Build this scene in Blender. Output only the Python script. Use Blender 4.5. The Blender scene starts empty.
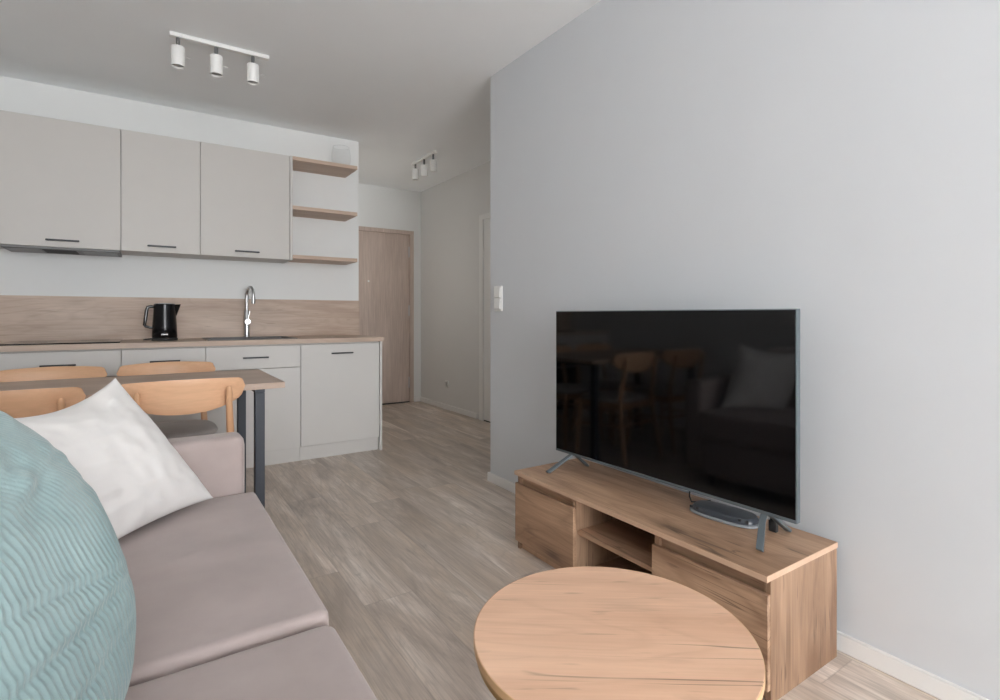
import bpy, bmesh, math, random
import numpy as np
from mathutils import Vector, Matrix, noise
random.seed(7)
PI = math.pi
sc = bpy.context.scene
COL = sc.collection

# ------------------------------------------------------------ materials
def new_mat(name):
    m = bpy.data.materials.new(name); m.use_nodes = True
    nt = m.node_tree
    for n in list(nt.nodes):
        nt.nodes.remove(n)
    out = nt.nodes.new('ShaderNodeOutputMaterial')
    b = nt.nodes.new('ShaderNodeBsdfPrincipled')
    nt.links.new(b.outputs[0], out.inputs[0])
    return m, nt, b, out

def nd(nt, typ, ins=None, **props):
    n = nt.nodes.new('ShaderNode' + typ)
    for k, v in props.items():
        setattr(n, k, v)
    for k, v in (ins or {}).items():
        if hasattr(v, 'is_output') or isinstance(v, bpy.types.NodeSocket):
            nt.links.new(v, n.inputs[k])
        else:
            n.inputs[k].default_value = v
    return n

def mth(nt, op, a, b=0.0, c=0.0):
    n = nd(nt, 'Math', {0: a, 1: b}, operation=op)
    if op in ('MULTIPLY_ADD', 'SMOOTH_MIN', 'COMPARE'):
        if isinstance(c, bpy.types.NodeSocket): nt.links.new(c, n.inputs[2])
        else: n.inputs[2].default_value = c
    return n.outputs[0]

def ramp(nt, fac, stops, interp='LINEAR'):
    n = nt.nodes.new('ShaderNodeValToRGB'); nt.links.new(fac, n.inputs[0])
    cr = n.color_ramp; cr.interpolation = interp
    while len(cr.elements) > 1: cr.elements.remove(cr.elements[-1])
    for i, (p, c) in enumerate(stops):
        e = cr.elements[0] if i == 0 else cr.elements.new(p)
        e.position = p
        e.color = (c, c, c, 1) if isinstance(c, (int, float)) else (c[0], c[1], c[2], 1)
    return n.outputs[0]

def mixc(nt, fac, a, b, blend='MIX'):
    n = nt.nodes.new('ShaderNodeMix'); n.data_type = 'RGBA'; n.blend_type = blend
    for i, v in ((0, fac), (6, a), (7, b)):
        if isinstance(v, bpy.types.NodeSocket): nt.links.new(v, n.inputs[i])
        elif i == 0: n.inputs[0].default_value = v
        else: n.inputs[i].default_value = (v[0], v[1], v[2], 1)
    return n.outputs[2]

def s2l(r, g, b):
    f = lambda c: (c/255/12.92) if c/255 <= .04045 else ((c/255+.055)/1.055)**2.4
    return (f(r), f(g), f(b))

def plain(name, rgb, rough=.5, metal=0.0, mottle=.0, bump=0.0, bscale=200, spec=.5, coat=0.0):
    m, nt, b, out = new_mat(name)
    b.inputs['Roughness'].default_value = rough
    b.inputs['Metallic'].default_value = metal
    b.inputs['Specular IOR Level'].default_value = spec
    b.inputs['Coat Weight'].default_value = coat
    tc = nd(nt, 'TexCoord')
    n = nd(nt, 'TexNoise', {'Vector': tc.outputs['Object'], 'Scale': 6.0, 'Detail': 3.0})
    k = 1 - mottle
    col = mixc(nt, n.outputs[0], tuple(c*k for c in rgb), tuple(min(1, c*(1+mottle)) for c in rgb))
    nt.links.new(col, b.inputs['Base Color'])
    if bump:
        n2 = nd(nt, 'TexNoise', {'Vector': tc.outputs['Object'], 'Scale': float(bscale), 'Detail': 2.0})
        bp = nd(nt, 'Bump', {'Height': n2.outputs[0], 'Strength': bump, 'Distance': .001})
        nt.links.new(bp.outputs[0], b.inputs['Normal'])
    return m

def wood(name, light, mid, dark, axis='X', knots=0.0, rough=.45, figure=1.0, rot=0.0, fine=.35, crack=0.0, seed=0.0, contrast=1.0, fleck=0.0):
    """axis = grain direction in object space"""
    m, nt, b, out = new_mat(name)
    b.inputs['Roughness'].default_value = rough
    b.inputs['Specular IOR Level'].default_value = .4
    tc = nd(nt, 'TexCoord')
    oi = nd(nt, 'ObjectInfo')
    off = mth(nt, 'MULTIPLY', oi.outputs['Random'], 9.0)
    offv = nd(nt, 'CombineXYZ', {0: off, 1: mth(nt, 'ADD', off, seed), 2: off})
    src = tc.outputs['Object']
    if rot:
        src = nd(nt, 'Mapping', {'Vector': src, 'Rotation': (0, 0, rot)}).outputs[0]
    v = nd(nt, 'VectorMath', {0: src, 1: offv.outputs[0]}, operation='ADD').outputs[0]
    def stretch(s_along, s_cross):
        s = [s_cross]*3; s['XYZ'.index(axis)] = s_along
        return nd(nt, 'Mapping', {'Vector': v, 'Scale': tuple(s)}).outputs[0]
    # broad figure
    n1 = nd(nt, 'TexNoise', {'Vector': stretch(1.1, 7.0), 'Scale': 1.0, 'Detail': 5.0, 'Roughness': .55, 'Distortion': .8*figure})
    # rings
    n0 = nd(nt, 'TexNoise', {'Vector': stretch(.9, 4.0), 'Scale': 1.0, 'Detail': 2.0, 'Distortion': .3})
    rings = mth(nt, 'FRACT', mth(nt, 'MULTIPLY', n0.outputs[0], 11.0*figure+1))
    ringm = mth(nt, 'ABSOLUTE', mth(nt, 'SUBTRACT', rings, .5))
    # fine fibres
    n2 = nd(nt, 'TexNoise', {'Vector': stretch(4.0, 150.0), 'Scale': 1.0, 'Detail': 3.0, 'Roughness': .6})
    c1 = ramp(nt, n1.outputs[0], [(.5-.22/contrast, mid), (.5+.16/contrast, light)])
    dk = mixc(nt, 1.0, mid, (.80, .77, .75), 'MULTIPLY')
    c2 = mixc(nt, mth(nt, 'MULTIPLY', ramp(nt, ringm, [(.0, 1.0), (.18, 0.0)]), .22*figure*contrast), c1, dk)
    c3 = mixc(nt, mth(nt, 'MULTIPLY', ramp(nt, n2.outputs[0], [(.35, 1.0), (.62, 0.0)]), fine), c2, tuple(a*.72 for a in mid))
    if knots:
        vo = nd(nt, 'TexVoronoi', {'Vector': stretch(2.6, 7.5), 'Scale': 1.0, 'Randomness': 1.0})
        dist = mth(nt, 'ADD', vo.outputs['Distance'], mth(nt, 'MULTIPLY', mth(nt, 'SUBTRACT', n2.outputs[0], .5), .16))
        pick = mth(nt, 'GREATER_THAN', nd(nt, 'SeparateColor', {0: vo.outputs['Color']}).outputs[0], .45)
        kn = mth(nt, 'MULTIPLY', ramp(nt, dist, [(.05, 1.0), (.17, 0.35), (.34, 0.0)]), pick)
        c3 = mixc(nt, mth(nt, 'MULTIPLY', kn, knots), c3, dark)
    if crack:
        n4 = nd(nt, 'TexNoise', {'Vector': stretch(.7, 14.0), 'Scale': 1.0, 'Detail': 2.5, 'Roughness': .5, 'Distortion': .25})
        n5 = nd(nt, 'TexNoise', {'Vector': stretch(2.2, 7.0), 'Scale': 1.0, 'Detail': 1.0})
        line = ramp(nt, mth(nt, 'ABSOLUTE', mth(nt, 'SUBTRACT', n4.outputs[0], .5)), [(.0, 1.0), (.011, 0.0)])
        gate = ramp(nt, n5.outputs[0], [(.56, 0.0), (.68, 1.0)])
        c3 = mixc(nt, mth(nt, 'MULTIPLY', mth(nt, 'MULTIPLY', line, gate), crack), c3, dark)
    if fleck:
        n7 = nd(nt, 'TexNoise', {'Vector': stretch(3.2, 16.0), 'Scale': 1.0, 'Detail': 4.0, 'Roughness': .65, 'Distortion': .6})
        n8 = nd(nt, 'TexNoise', {'Vector': stretch(7.0, 60.0), 'Scale': 1.0, 'Detail': 2.0})
        c3 = mixc(nt, mth(nt, 'MULTIPLY', ramp(nt, n7.outputs[0], [(.58, 0.0), (.74, 1.0)]), .55*fleck), c3, tuple((a+2*d_)/3 for a, d_ in zip(mid, dark)))
        c3 = mixc(nt, mth(nt, 'MULTIPLY', ramp(nt, n8.outputs[0], [(.66, 0.0), (.74, 1.0)]), .6*fleck), c3, dark)
        n9 = nd(nt, 'TexNoise', {'Vector': stretch(1.0, 9.0), 'Scale': 1.0, 'Detail': 2.0})
        c3 = mixc(nt, mth(nt, 'MULTIPLY', ramp(nt, n9.outputs[0], [(.5, 0.0), (.72, 1.0)]), .5*fleck), c3, tuple(min(1, a*1.25) for a in light))
    nt.links.new(c3, b.inputs['Base Color'])
    bp = nd(nt, 'Bump', {'Height': n2.outputs[0], 'Strength': .12, 'Distance': .0006})
    nt.links.new(bp.outputs[0], b.inputs['Normal'])
    return m

def floor_mat():
    m, nt, b, out = new_mat('floor_laminate')
    b.inputs['Specular IOR Level'].default_value = .42
    tc = nd(nt, 'TexCoord')
    sp = nd(nt, 'SeparateXYZ', {0: tc.outputs['Object']})
    X = mth(nt, 'ADD', sp.outputs[0], 20.07); Y = mth(nt, 'ADD', sp.outputs[1], 20.0)
    W, L = .192, 1.285
    row = mth(nt, 'FLOOR', mth(nt, 'DIVIDE', X, W))
    rr = nd(nt, 'TexWhiteNoise', {'W': row}, noise_dimensions='1D').outputs[0]
    ys = mth(nt, 'DIVIDE', mth(nt, 'ADD', Y, mth(nt, 'MULTIPLY', rr, L)), L)
    colm = mth(nt, 'FLOOR', ys)
    pid = nd(nt, 'CombineXYZ', {0: row, 1: colm, 2: 3.7})
    rnd = nd(nt, 'TexWhiteNoise', {'Vector': pid.outputs[0]}, noise_dimensions='3D')
    rv = rnd.outputs['Value']
    fx = mth(nt, 'FRACT', mth(nt, 'DIVIDE', X, W)); fy = mth(nt, 'FRACT', ys)
    ex = mth(nt, 'MULTIPLY', mth(nt, 'MINIMUM', fx, mth(nt, 'SUBTRACT', 1.0, fx)), W)
    ey = mth(nt, 'MULTIPLY', mth(nt, 'MINIMUM', fy, mth(nt, 'SUBTRACT', 1.0, fy)), L)
    edge = mth(nt, 'MINIMUM', ex, ey)
    offv = nd(nt, 'VectorMath', {0: rnd.outputs['Color'], 1: (37., 23., 11.)}, operation='MULTIPLY').outputs[0]
    v = nd(nt, 'VectorMath', {0: tc.outputs['Object'], 1: offv}, operation='ADD').outputs[0]
    def st(a, c): return nd(nt, 'Mapping', {'Vector': v, 'Scale': (c, a, 1.0)}).outputs[0]
    n1 = nd(nt, 'TexNoise', {'Vector': st(1.2, 8.), 'Scale': 1.0, 'Detail': 5., 'Roughness': .6, 'Distortion': .9})
    n2 = nd(nt, 'TexNoise', {'Vector': st(5., 140.), 'Scale': 1.0, 'Detail': 5., 'Roughness': .7})
    n3 = nd(nt, 'TexNoise', {'Vector': st(.9, 5.), 'Scale': 1.0, 'Detail': 2., 'Distortion': .5})
    n6 = nd(nt, 'TexNoise', {'Vector': st(2.2, 5.), 'Scale': 1.0, 'Detail': 2.})
    base = ramp(nt, n1.outputs[0], [(.33, FL_D), (.5, FL_M), (.67, FL_L)])
    hue = mixc(nt, mth(nt, 'MULTIPLY', ramp(nt, n6.outputs[0], [(.42, 0.), (.66, 1.)]), .55), base, FL_B)
    tone = ramp(nt, rv, [(0., .86), (1., 1.16)])
    c = mixc(nt, 1.0, hue, tone, 'MULTIPLY')
    rings = mth(nt, 'ABSOLUTE', mth(nt, 'SUBTRACT', mth(nt, 'FRACT', mth(nt, 'MULTIPLY', n3.outputs[0], 14.)), .5))
    c = mixc(nt, mth(nt, 'MULTIPLY', ramp(nt, rings, [(0., 1.), (.2, 0.)]), .30), c, tuple(a*.72 for a in FL_M))
    c = mixc(nt, mth(nt, 'MULTIPLY', ramp(nt, n2.outputs[0], [(.38, 1.), (.56, 0.)]), .42), c, tuple(a*.55 for a in FL_M))
    n7 = nd(nt, 'TexNoise', {'Vector': st(4., 26.), 'Scale': 1.0, 'Detail': 4., 'Roughness': .65, 'Distortion': .8})
    c = mixc(nt, mth(nt, 'MULTIPLY', ramp(nt, n7.outputs[0], [(.60, 0.), (.72, 1.)]), .45), c, tuple(a*.5 for a in FL_M))
    c = mixc(nt, mth(nt, 'MULTIPLY', ramp(nt, edge, [(0., 1.), (.0022, 0.)]), .35), c, tuple(a*.42 for a in FL_M))
    nt.links.new(c, b.inputs['Base Color'])
    rg = ramp(nt, n2.outputs[0], [(.3, .42), (.7, .34)])
    nt.links.new(rg, b.inputs['Roughness'])
    h = mth(nt, 'ADD', ramp(nt, edge, [(0., 0.), (.003, 1.)]), mth(nt, 'MULTIPLY', n2.outputs[0], .12))
    bp = nd(nt, 'Bump', {'Height': h, 'Strength': .35, 'Distance': .0008})
    nt.links.new(bp.outputs[0], b.inputs['Normal'])
    return m

def fabric(name, rgb, rgb2, scale=500., bump=.4, sheen=.3, rough=.9, mott=5.0):
    m, nt, b, out = new_mat(name)
    tc = nd(nt, 'TexCoord')
    n = nd(nt, 'TexNoise', {'Vector': tc.outputs['Object'], 'Scale': mott, 'Detail': 4., 'Roughness': .6})
    w = nd(nt, 'TexNoise', {'Vector': tc.outputs['Object'], 'Scale': scale, 'Detail': 2.})
    c = mixc(nt, ramp(nt, n.outputs[0], [(.3, 0.), (.7, 1.)]), rgb, rgb2)
    c = mixc(nt, mth(nt, 'MULTIPLY', w.outputs[0], .18), c, tuple(a*.7 for a in rgb))
    nt.links.new(c, b.inputs['Base Color'])
    b.inputs['Roughness'].default_value = rough
    b.inputs['Specular IOR Level'].default_value = .2
    b.inputs['Sheen Weight'].default_value = sheen
    b.inputs['Sheen Roughness'].default_value = .5
    bp = nd(nt, 'Bump', {'Height': w.outputs[0], 'Strength': bump, 'Distance': .001})
    nt.links.new(bp.outputs[0], b.inputs['Normal'])
    return m

def glass(name, tint=(1, 1, 1), refl=.9, milk=0.0):
    m = bpy.data.materials.new(name); m.use_nodes = True
    nt = m.node_tree
    for n in list(nt.nodes): nt.nodes.remove(n)
    out = nt.nodes.new('ShaderNodeOutputMaterial')
    t = nd(nt, 'BsdfTransparent', {'Color': (*tint, 1)})
    g = nd(nt, 'BsdfGlossy', {'Roughness': .02})
    lw = nd(nt, 'LayerWeight', {'Blend': .5})
    mx = nd(nt, 'MixShader', {0: mth(nt, 'MULTIPLY_ADD', mth(nt, 'POWER', lw.outputs['Facing'], 3.0), .5*refl, .03), 1: t.outputs[0], 2: g.outputs[0]})
    if milk:
        d_ = nd(nt, 'BsdfDiffuse', {'Color': (.85, .86, .86, 1)})
        mx = nd(nt, 'MixShader', {0: milk, 1: mx.outputs[0], 2: d_.outputs[0]})
    nt.links.new(mx.outputs[0], out.inputs[0])
    return m

FL_D = (.40, .335, .285); FL_M = (.60, .515, .445); FL_L = (.80, .725, .655); FL_B = (.62, .505, .395)

M = {}
M['wall'] = plain('wall_paint', (.765, .775, .765), .9, mottle=.012, bump=.05, bscale=300, spec=.2)
M['wall_hall'] = plain('hall_wall_paint', (.72, .72, .71), .9, mottle=.012, bump=.05, bscale=300, spec=.2)
M['wall_tv'] = plain('wall_paint_grey', (.625, .645, .668), .9, mottle=.012, bump=.05, bscale=300, spec=.2)
M['ceiling'] = plain('ceiling_paint', (.905, .925, .935), .95, mottle=.01, spec=.1)
M['trim'] = plain('white_trim', (.80, .80, .79), .45)
M['floor'] = floor_mat()
M['cab'] = plain('greige_laminate', (.60, .585, .56), .5, mottle=.02, bump=.05)
M['cab_up'] = plain('warm_greige_laminate', (.555, .535, .505), .5, mottle=.02, bump=.05)
M['cab_body'] = plain('cabinet_carcass', (.56, .54, .51), .55)
M['black'] = plain('black_metal', (.02, .021, .024), .35, metal=.3)
M['leg_black'] = plain('black_powder_coat', (.03, .037, .05), .5)
M['blackgloss'] = plain('black_gloss', (.006, .006, .007), .08, coat=.5)
M['kettle'] = plain('kettle_black_steel', (.004, .004, .005), .2, spec=.3)
M['hob'] = plain('hob_glass', (.004, .004, .005), .04, spec=.6)
M['steel'] = plain('brushed_steel', (.55, .56, .57), .32, metal=1.0)
M['steel_light'] = plain('hood_steel', (.20, .20, .20), .6, metal=.2)
M['filter'] = plain('hood_filter', (.26, .26, .26), .5, metal=.4)
M['chrome'] = plain('chrome', (.75, .76, .77), .12, metal=1.0)
M['dark_sink'] = plain('dark_sink', (.10, .09, .085), .4)
M['tvframe'] = plain('tv_grey_metal', (.16, .19, .21), .38, metal=.5)
M['screen'] = plain('tv_screen', (.0012, .0014, .0018), .06, spec=.5)
M['white'] = plain('white_plastic', (.78, .78, .76), .35)
M['lampwhite'] = plain('lamp_white', (.80, .80, .78), .4)
M['lampgrey'] = plain('lamp_joint_grey', (.13, .13, .13), .45)
M['lampin'] = plain('lamp_inner', (.33, .33, .32), .5)
M['pin'] = plain('lamp_pin', (.7, .7, .68), .5)
M['brass'] = plain('brass_metal', (.55, .36, .15), .32, metal=.8)
M['kitchen_wood'] = wood('kitchen_wood', s2l(205, 186, 170), s2l(182, 160, 143), s2l(116, 96, 82), 'X', knots=.30, figure=.9, fine=.3, rough=.5, crack=.4, fleck=.45, contrast=1.3)
M['shelf_wood'] = wood('shelf_wood', s2l(206, 184, 166), s2l(188, 163, 144), s2l(110, 88, 75), 'X', figure=.6, fine=.3, rough=.5)
M['edge_wood'] = wood('edge_wood', s2l(205, 180, 158), s2l(188, 160, 138), s2l(120, 95, 80), 'X', figure=.5, fine=.3, rough=.5)
M['table_wood'] = wood('table_wood', s2l(190, 168, 150), s2l(166, 143, 126), s2l(100, 80, 68), 'X', figure=.8, fine=.35, rough=.36)
M['door_wood'] = wood('door_wood', s2l(205, 188, 177), s2l(188, 170, 158), s2l(140, 120, 108), 'Z', figure=.4, fine=.5, rough=.55)
M['chair_wood'] = wood('chair_wood', s2l(230, 186, 150), s2l(214, 167, 130), s2l(140, 90, 50), 'X', figure=.6, fine=.15, rough=.38)
M['chair_leg'] = wood('chair_leg_wood', s2l(222, 176, 138), s2l(202, 154, 116), s2l(140, 90, 50), 'Z', figure=.4, fine=.2, rough=.38)
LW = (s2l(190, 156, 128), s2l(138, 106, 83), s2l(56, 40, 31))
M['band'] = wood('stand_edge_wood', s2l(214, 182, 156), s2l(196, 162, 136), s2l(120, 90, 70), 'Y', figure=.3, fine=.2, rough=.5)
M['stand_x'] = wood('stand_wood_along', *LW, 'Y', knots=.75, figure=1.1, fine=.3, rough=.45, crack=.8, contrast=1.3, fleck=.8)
M['stand_z'] = wood('stand_wood_upright_shaded', *[tuple(a*.80 for a in c) for c in LW], 'Z', knots=.6, figure=1.1, fine=.3, rough=.45, crack=.9, contrast=1.3, seed=2.3, fleck=.9)  # same wood darkened in colour to tone down window light on the sides
M['coffee'] = wood('coffee_table_wood', s2l(238, 198, 168), s2l(216, 172, 142), s2l(105, 76, 60), 'X', knots=.55, figure=.8, fine=.16, rough=.42, rot=math.radians(36), crack=.9, seed=5.1, fleck=.45, contrast=1.2)
M['coffee_edge'] = plain('coffee_table_edge', s2l(216, 178, 134), .45)
M['sofa'] = fabric('sofa_velour', (.385, .318, .298), (.45, .375, .355), 900., .35, .25)
M['pillow'] = fabric('white_cotton', (.76, .74, .72), (.82, .80, .78), 1200., .25, .1)
M['teal'] = fabric('teal_corduroy', (.19, .272, .272), (.26, .345, .345), 300., .45, .35, mott=9.)
M['seat'] = fabric('grey_upholstery', (.50, .46, .435), (.58, .54, .51), 700., .5, .2)
M['glass'] = glass('clear_glass', (.98, .985, .985), .3, .12)
M['pane'] = glass('window_pane', refl=.5)
M['smoke'] = plain('smoked_plastic', (.045, .053, .065), .3, spec=.5)
M['smoke_rim'] = plain('clear_rim', (.25, .27, .29), .1, spec=.8)
M['rubber'] = plain('dark_rubber', (.02, .02, .02), .7)

# ------------------------------------------------------------ geometry helpers
ORIG = {}
def obj(name, bm, mat, parent=None, origin=None, kind=None, smooth=True, angle=38):
    me = bpy.data.meshes.new(name)
    bmesh.ops.recalc_face_normals(bm, faces=bm.faces[:])
    if parent is not None:
        o0 = ORIG[parent.name]
    elif origin is not None:
        o0 = Vector(origin)
    else:
        xs = [v.co for v in bm.verts]
        o0 = Vector(((min(v.x for v in xs)+max(v.x for v in xs))/2, (min(v.y for v in xs)+max(v.y for v in xs))/2, min(v.z for v in xs)))
    for v in bm.verts: v.co -= o0
    bm.to_mesh(me); bm.free()
    if smooth:
        for p in me.polygons: p.use_smooth = True
        me.set_sharp_from_angle(angle=math.radians(angle))
    me.materials.append(mat)
    o = bpy.data.objects.new(name, me); COL.objects.link(o)
    if parent is not None: o.parent = parent
    else: o.location = o0
    ORIG[o.name] = o0
    if kind: o['kind'] = kind
    return o

def thing(name, label, cat, loc, group=None):
    e = bpy.data.objects.new(name, None); COL.objects.link(e)
    e.location = loc; e.empty_display_size = .05
    ORIG[e.name] = Vector(loc)
    tag(e, label, cat, group)
    return e

def tag(o, label, cat, group=None):
    o['label'] = label; o['category'] = cat
    if group: o['group'] = group
    return o

def B(): return bmesh.new()

def box(bm, x0, x1, y0, y1, z0, z1, bev=0.0, seg=2, edges=None):
    r = bmesh.ops.create_cube(bm, size=1.0)
    vs = r['verts']
    for v in vs:
        v.co = Vector((x0+(x1-x0)*(v.co.x+.5), y0+(y1-y0)*(v.co.y+.5), z0+(z1-z0)*(v.co.z+.5)))
    if bev:
        es = list({e for v in vs for e in v.link_edges})
        if edges: es = [e for e in es if edges(e)]
        bmesh.ops.bevel(bm, geom=es, offset=bev, segments=seg, profile=.5, affect='EDGES')
    return bm

def bx(*a, **k): return box(B(), *a, **k)

def tube(bm, pts, rad, n=12, cap=True):
    """pts list of Vectors, rad float or list"""
    pts = [Vector(p) for p in pts]
    if not isinstance(rad, (list, tuple)): rad = [rad]*len(pts)
    rings = []
    prev = None
    for i, p in enumerate(pts):
        t = (pts[min(i+1, len(pts)-1)] - pts[max(i-1, 0)]).normalized()
        if prev is None:
            a = Vector((0, 0, 1)) if abs(t.z) < .9 else Vector((1, 0, 0))
            u = t.cross(a).normalized()
        else:
            u = (prev - t*prev.dot(t)).normalized()
        prev = u
        w = t.cross(u)
        rings.append([bm.verts.new(p + (u*math.cos(2*PI*k/n) + w*math.sin(2*PI*k/n))*rad[i]) for k in range(n)])
    for a, b in zip(rings, rings[1:]):
        for k in range(n):
            bm.faces.new((a[k], a[(k+1) % n], b[(k+1) % n], b[k]))
    if cap:
        bm.faces.new(rings[0][::-1]); bm.faces.new(rings[-1])
    return bm

def lathe(bm, prof, c, n=32, close=True):
    """prof: list of (r,z); c centre (x,y,z)"""
    rings = []
    for r, z in prof:
        rings.append([bm.verts.new((c[0]+r*math.cos(2*PI*k/n), c[1]+r*math.sin(2*PI*k/n), c[2]+z)) for k in range(n)])
    for a, b in zip(rings, rings[1:]):
        for k in range(n):
            bm.faces.new((a[k], a[(k+1) % n], b[(k+1) % n], b[k]))
    if close:
        bm.faces.new(rings[0][::-1]); bm.faces.new(rings[-1])
    return bm

def prism(bm, outline, axis, a0, a1):
    """outline in the two other axes (order XYZ without axis), extruded along axis"""
    def P(u, v, a):
        l = [u, v]; l.insert('XYZ'.index(axis), a); return Vector(l)
    A = [bm.verts.new(P(u, v, a0)) for u, v in outline]
    Bv = [bm.verts.new(P(u, v, a1)) for u, v in outline]
    n = len(outline)
    for k in range(n): bm.faces.new((A[k], A[(k+1) % n], Bv[(k+1) % n], Bv[k]))
    bm.faces.new(A[::-1]); bm.faces.new(Bv)
    return bm

def rrect(x0, x1, y0, y1, r, n=5):
    pts = []
    for cx, cy, a in ((x1-r, y1-r, 0), (x0+r, y1-r, 90), (x0+r, y0+r, 180), (x1-r, y0+r, 270)):
        for k in range(n+1):
            t = math.radians(a+90*k/n); pts.append((cx+r*math.cos(t), cy+r*math.sin(t)))
    return pts

def copy_tree(o, parent=None):
    c = o.copy(); COL.objects.link(c)
    if parent is not None: c.parent = parent
    for ch in list(o.children): copy_tree(ch, c)
    return c

# ------------------------------------------------------------ dimensions
H = 1.065; CEIL = 2.60
HL, WS = .22, 1.0     # strength of the added hall fill and of the sky
XL, XT, YK, YB = -1.15, 1.845, 4.61, -4.70
YC = 2.883             # where the TV wall ends
XK = 1.566             # where the kitchen wall ends
XH, YH = 2.845, 6.05   # hall

# ------------------------------------------------------------ setting
obj('floor', bx(XL-.1, XH+.15, YB-.1, YH+.15, -.10, 0), M['floor'], origin=(0, 0, 0), kind='structure', smooth=False)
obj('ceiling', bx(XL-.1, XH+.15, YB-.1, YH+.15, CEIL, CEIL+.10), M['ceiling'], kind='structure', smooth=False)
obj('wall_left', bx(XL-.1, XL, YB-.1, YK+.1, 0, CEIL), M['wall'], kind='structure', smooth=False)
obj('wall_kitchen', bx(XL-.1, XK, YK, YH+.15, 0, CEIL), M['wall'], kind='structure', smooth=False)
# TV wall as the solid block beside the hall
b = bx(XT, XT+.12, YB-.1, YC, 0, CEIL); box(b, XT+.12, XH+.15, YC-.12, YC, 0, CEIL)
obj('wall_right', b, M['wall_tv'], kind='structure', smooth=False)
# hall right wall with a doorway (door_2)
b = bx(XH, XH+.15, YC, 3.66, 0, CEIL); box(b, XH, XH+.15, 4.62, YH+.15, 0, CEIL); box(b, XH, XH+.15, 3.66, 4.62, 2.08, CEIL)
obj('wall_hall', b, M['wall_hall'], kind='structure', smooth=False)
# end wall of the hall with the entrance doorway
b = bx(2.74, XH, YH, YH+.15, 0, CEIL); box(b, XK, 1.70, YH, YH+.15, 0, CEIL); box(b, 1.70, 2.74, YH, YH+.15, 2.10, CEIL)
obj('wall_back', b, M['wall'], kind='structure', smooth=False)
# wall with the window behind the camera
WX0, WX1, WZ0, WZ1 = -.95, 1.65, .12, 2.42
b = bx(XL, WX0, YB-.1, YB, 0, CEIL); box(b, WX1, XT, YB-.1, YB, 0, CEIL)
box(b, WX0, WX1, YB-.1, YB, 0, WZ0); box(b, WX0, WX1, YB-.1, YB, WZ1, CEIL)
obj('wall_front', b, M['wall'], kind='structure', smooth=False)
b = B()
for x in (WX0, (WX0+WX1)/2-.04, WX1-.08): box(b, x, x+.08, YB-.09, YB-.03, WZ0, WZ1)
for z in (WZ0, WZ1-.08): box(b, WX0, WX1, YB-.09, YB-.03, z, z+.08)
w = obj('window_1', b, M['trim'], kind='structure', smooth=False)
obj('pane', bx(WX0+.08, WX1-.08, YB-.065, YB-.055, WZ0+.08, WZ1-.08), M['pane'], w, smooth=False)
tag_none = None

# baseboards
def base(name, pieces):
    b = B()
    for p in pieces: box(b, *p, 0, .058, bev=.004, seg=1)
    return obj(name, b, M['trim'], kind='structure')
base('baseboard_right', [(XT-.016, XT, YB, YC+.016), (XT, XH, YC, YC+.016)])
base('baseboard_hall', [(XH-.016, XH, YC+.016, 3.60), (XH-.016, XH, 4.68, YH)])
base('baseboard_back', [(2.75, XH-.016, YH-.016, YH)])
base('baseboard_left', [(XL, XL+.016, YB, 4.0)])
base('baseboard_front', [(XL+.016, XT-.016, YB, YB+.016)])

# entrance door
d1 = obj('door_1', bx(1.7505, 2.6945, YH+.02, YH+.06, .012, 2.0545), M['door_wood'], kind='structure', smooth=False)
b = B(); box(b, 1.70, 1.75, YH-.02, YH+.10, 0, 2.10); box(b, 2.695, 2.74, YH-.02, YH+.10, 0, 2.10); box(b, 1.75, 2.695, YH-.02, YH+.10, 2.055, 2.10)
obj('door_frame', b, M['door_wood'], d1, smooth=False)
b = B(); lathe(b, [(.012, 0), (.012, .006), (.005, .006)], (0, 0, 0), 16)
bmesh.ops.rotate(b, verts=b.verts[:], matrix=Matrix.Rotation(PI/2, 3, 'X'), cent=(0, 0, 0)); bmesh.ops.translate(b, verts=b.verts[:], vec=(2.18, YH+.021, 1.47))
obj('peephole', b, M['white'], d1)  # white colour stands in for a bright chrome reflection
for z in (.18, 1.06, 1.78):
    b = B(); tube(b, [(2.692, YH+.012, z), (2.692, YH+.012, z+.13)], .008, 10)
    h = obj('hinge', b, M['steel'], d1)
b = B(); box(b, 1.80, 1.84, YH+.012, YH+.02, .96, 1.18, bev=.004)
tube(b, [(1.82, YH+.015, 1.05), (1.82, YH-.035, 1.05)], .009); tube(b, [(1.815, YH-.035, 1.05), (1.94, YH-.035, 1.05)], .009)
obj('door_handle', b, M['steel'], d1)
obj('threshold', bx(1.75, 2.695, YH+.005, YH+.07, 0, .011), M['rubber'], d1, smooth=False)

# white door to the bathroom, on the hall's right wall
d2 = obj('door_2', bx(XH-.002, XH+.04, 3.712, 4.568, .012, 2.032), M['trim'], kind='structure', smooth=False)
b = B(); box(b, XH-.014, XH+.10, 3.655, 3.71, 0, 2.085); box(b, XH-.014, XH+.10, 4.57, 4.64, 0, 2.085); box(b, XH-.014, XH+.10, 3.71, 4.57, 2.035, 2.085)
obj('door_frame', b, M['trim'], d2, smooth=False)
for z in (.25, 1.75):
    b = B(); tube(b, [(XH+.012, 4.568, z), (XH+.012, 4.568, z+.09)], .007, 10)
    obj('hinge', b, M['steel'], d2)
obj('threshold', bx(XH+.0, XH+.07, 3.71, 4.57, 0, .011), M['rubber'], d2, smooth=False)

# ------------------------------------------------------------ kitchen base run
YF = 4.03; ZT0, ZT1 = .862, .894; DT = .019
def handle(cx, z, yf, length, parent):
    b = B()
    box(b, cx-length/2, cx+length/2, yf-.030, yf-.021, z-.0055, z+.0055, bev=.002, seg=1)
    for s in (-1, 1):
        box(b, cx+s*(length/2-.012)-.004, cx+s*(length/2-.012)+.004, yf-.023, yf-.0005, z-.004, z+.004)
    return obj('handle', b, M['black'], parent)

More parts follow.
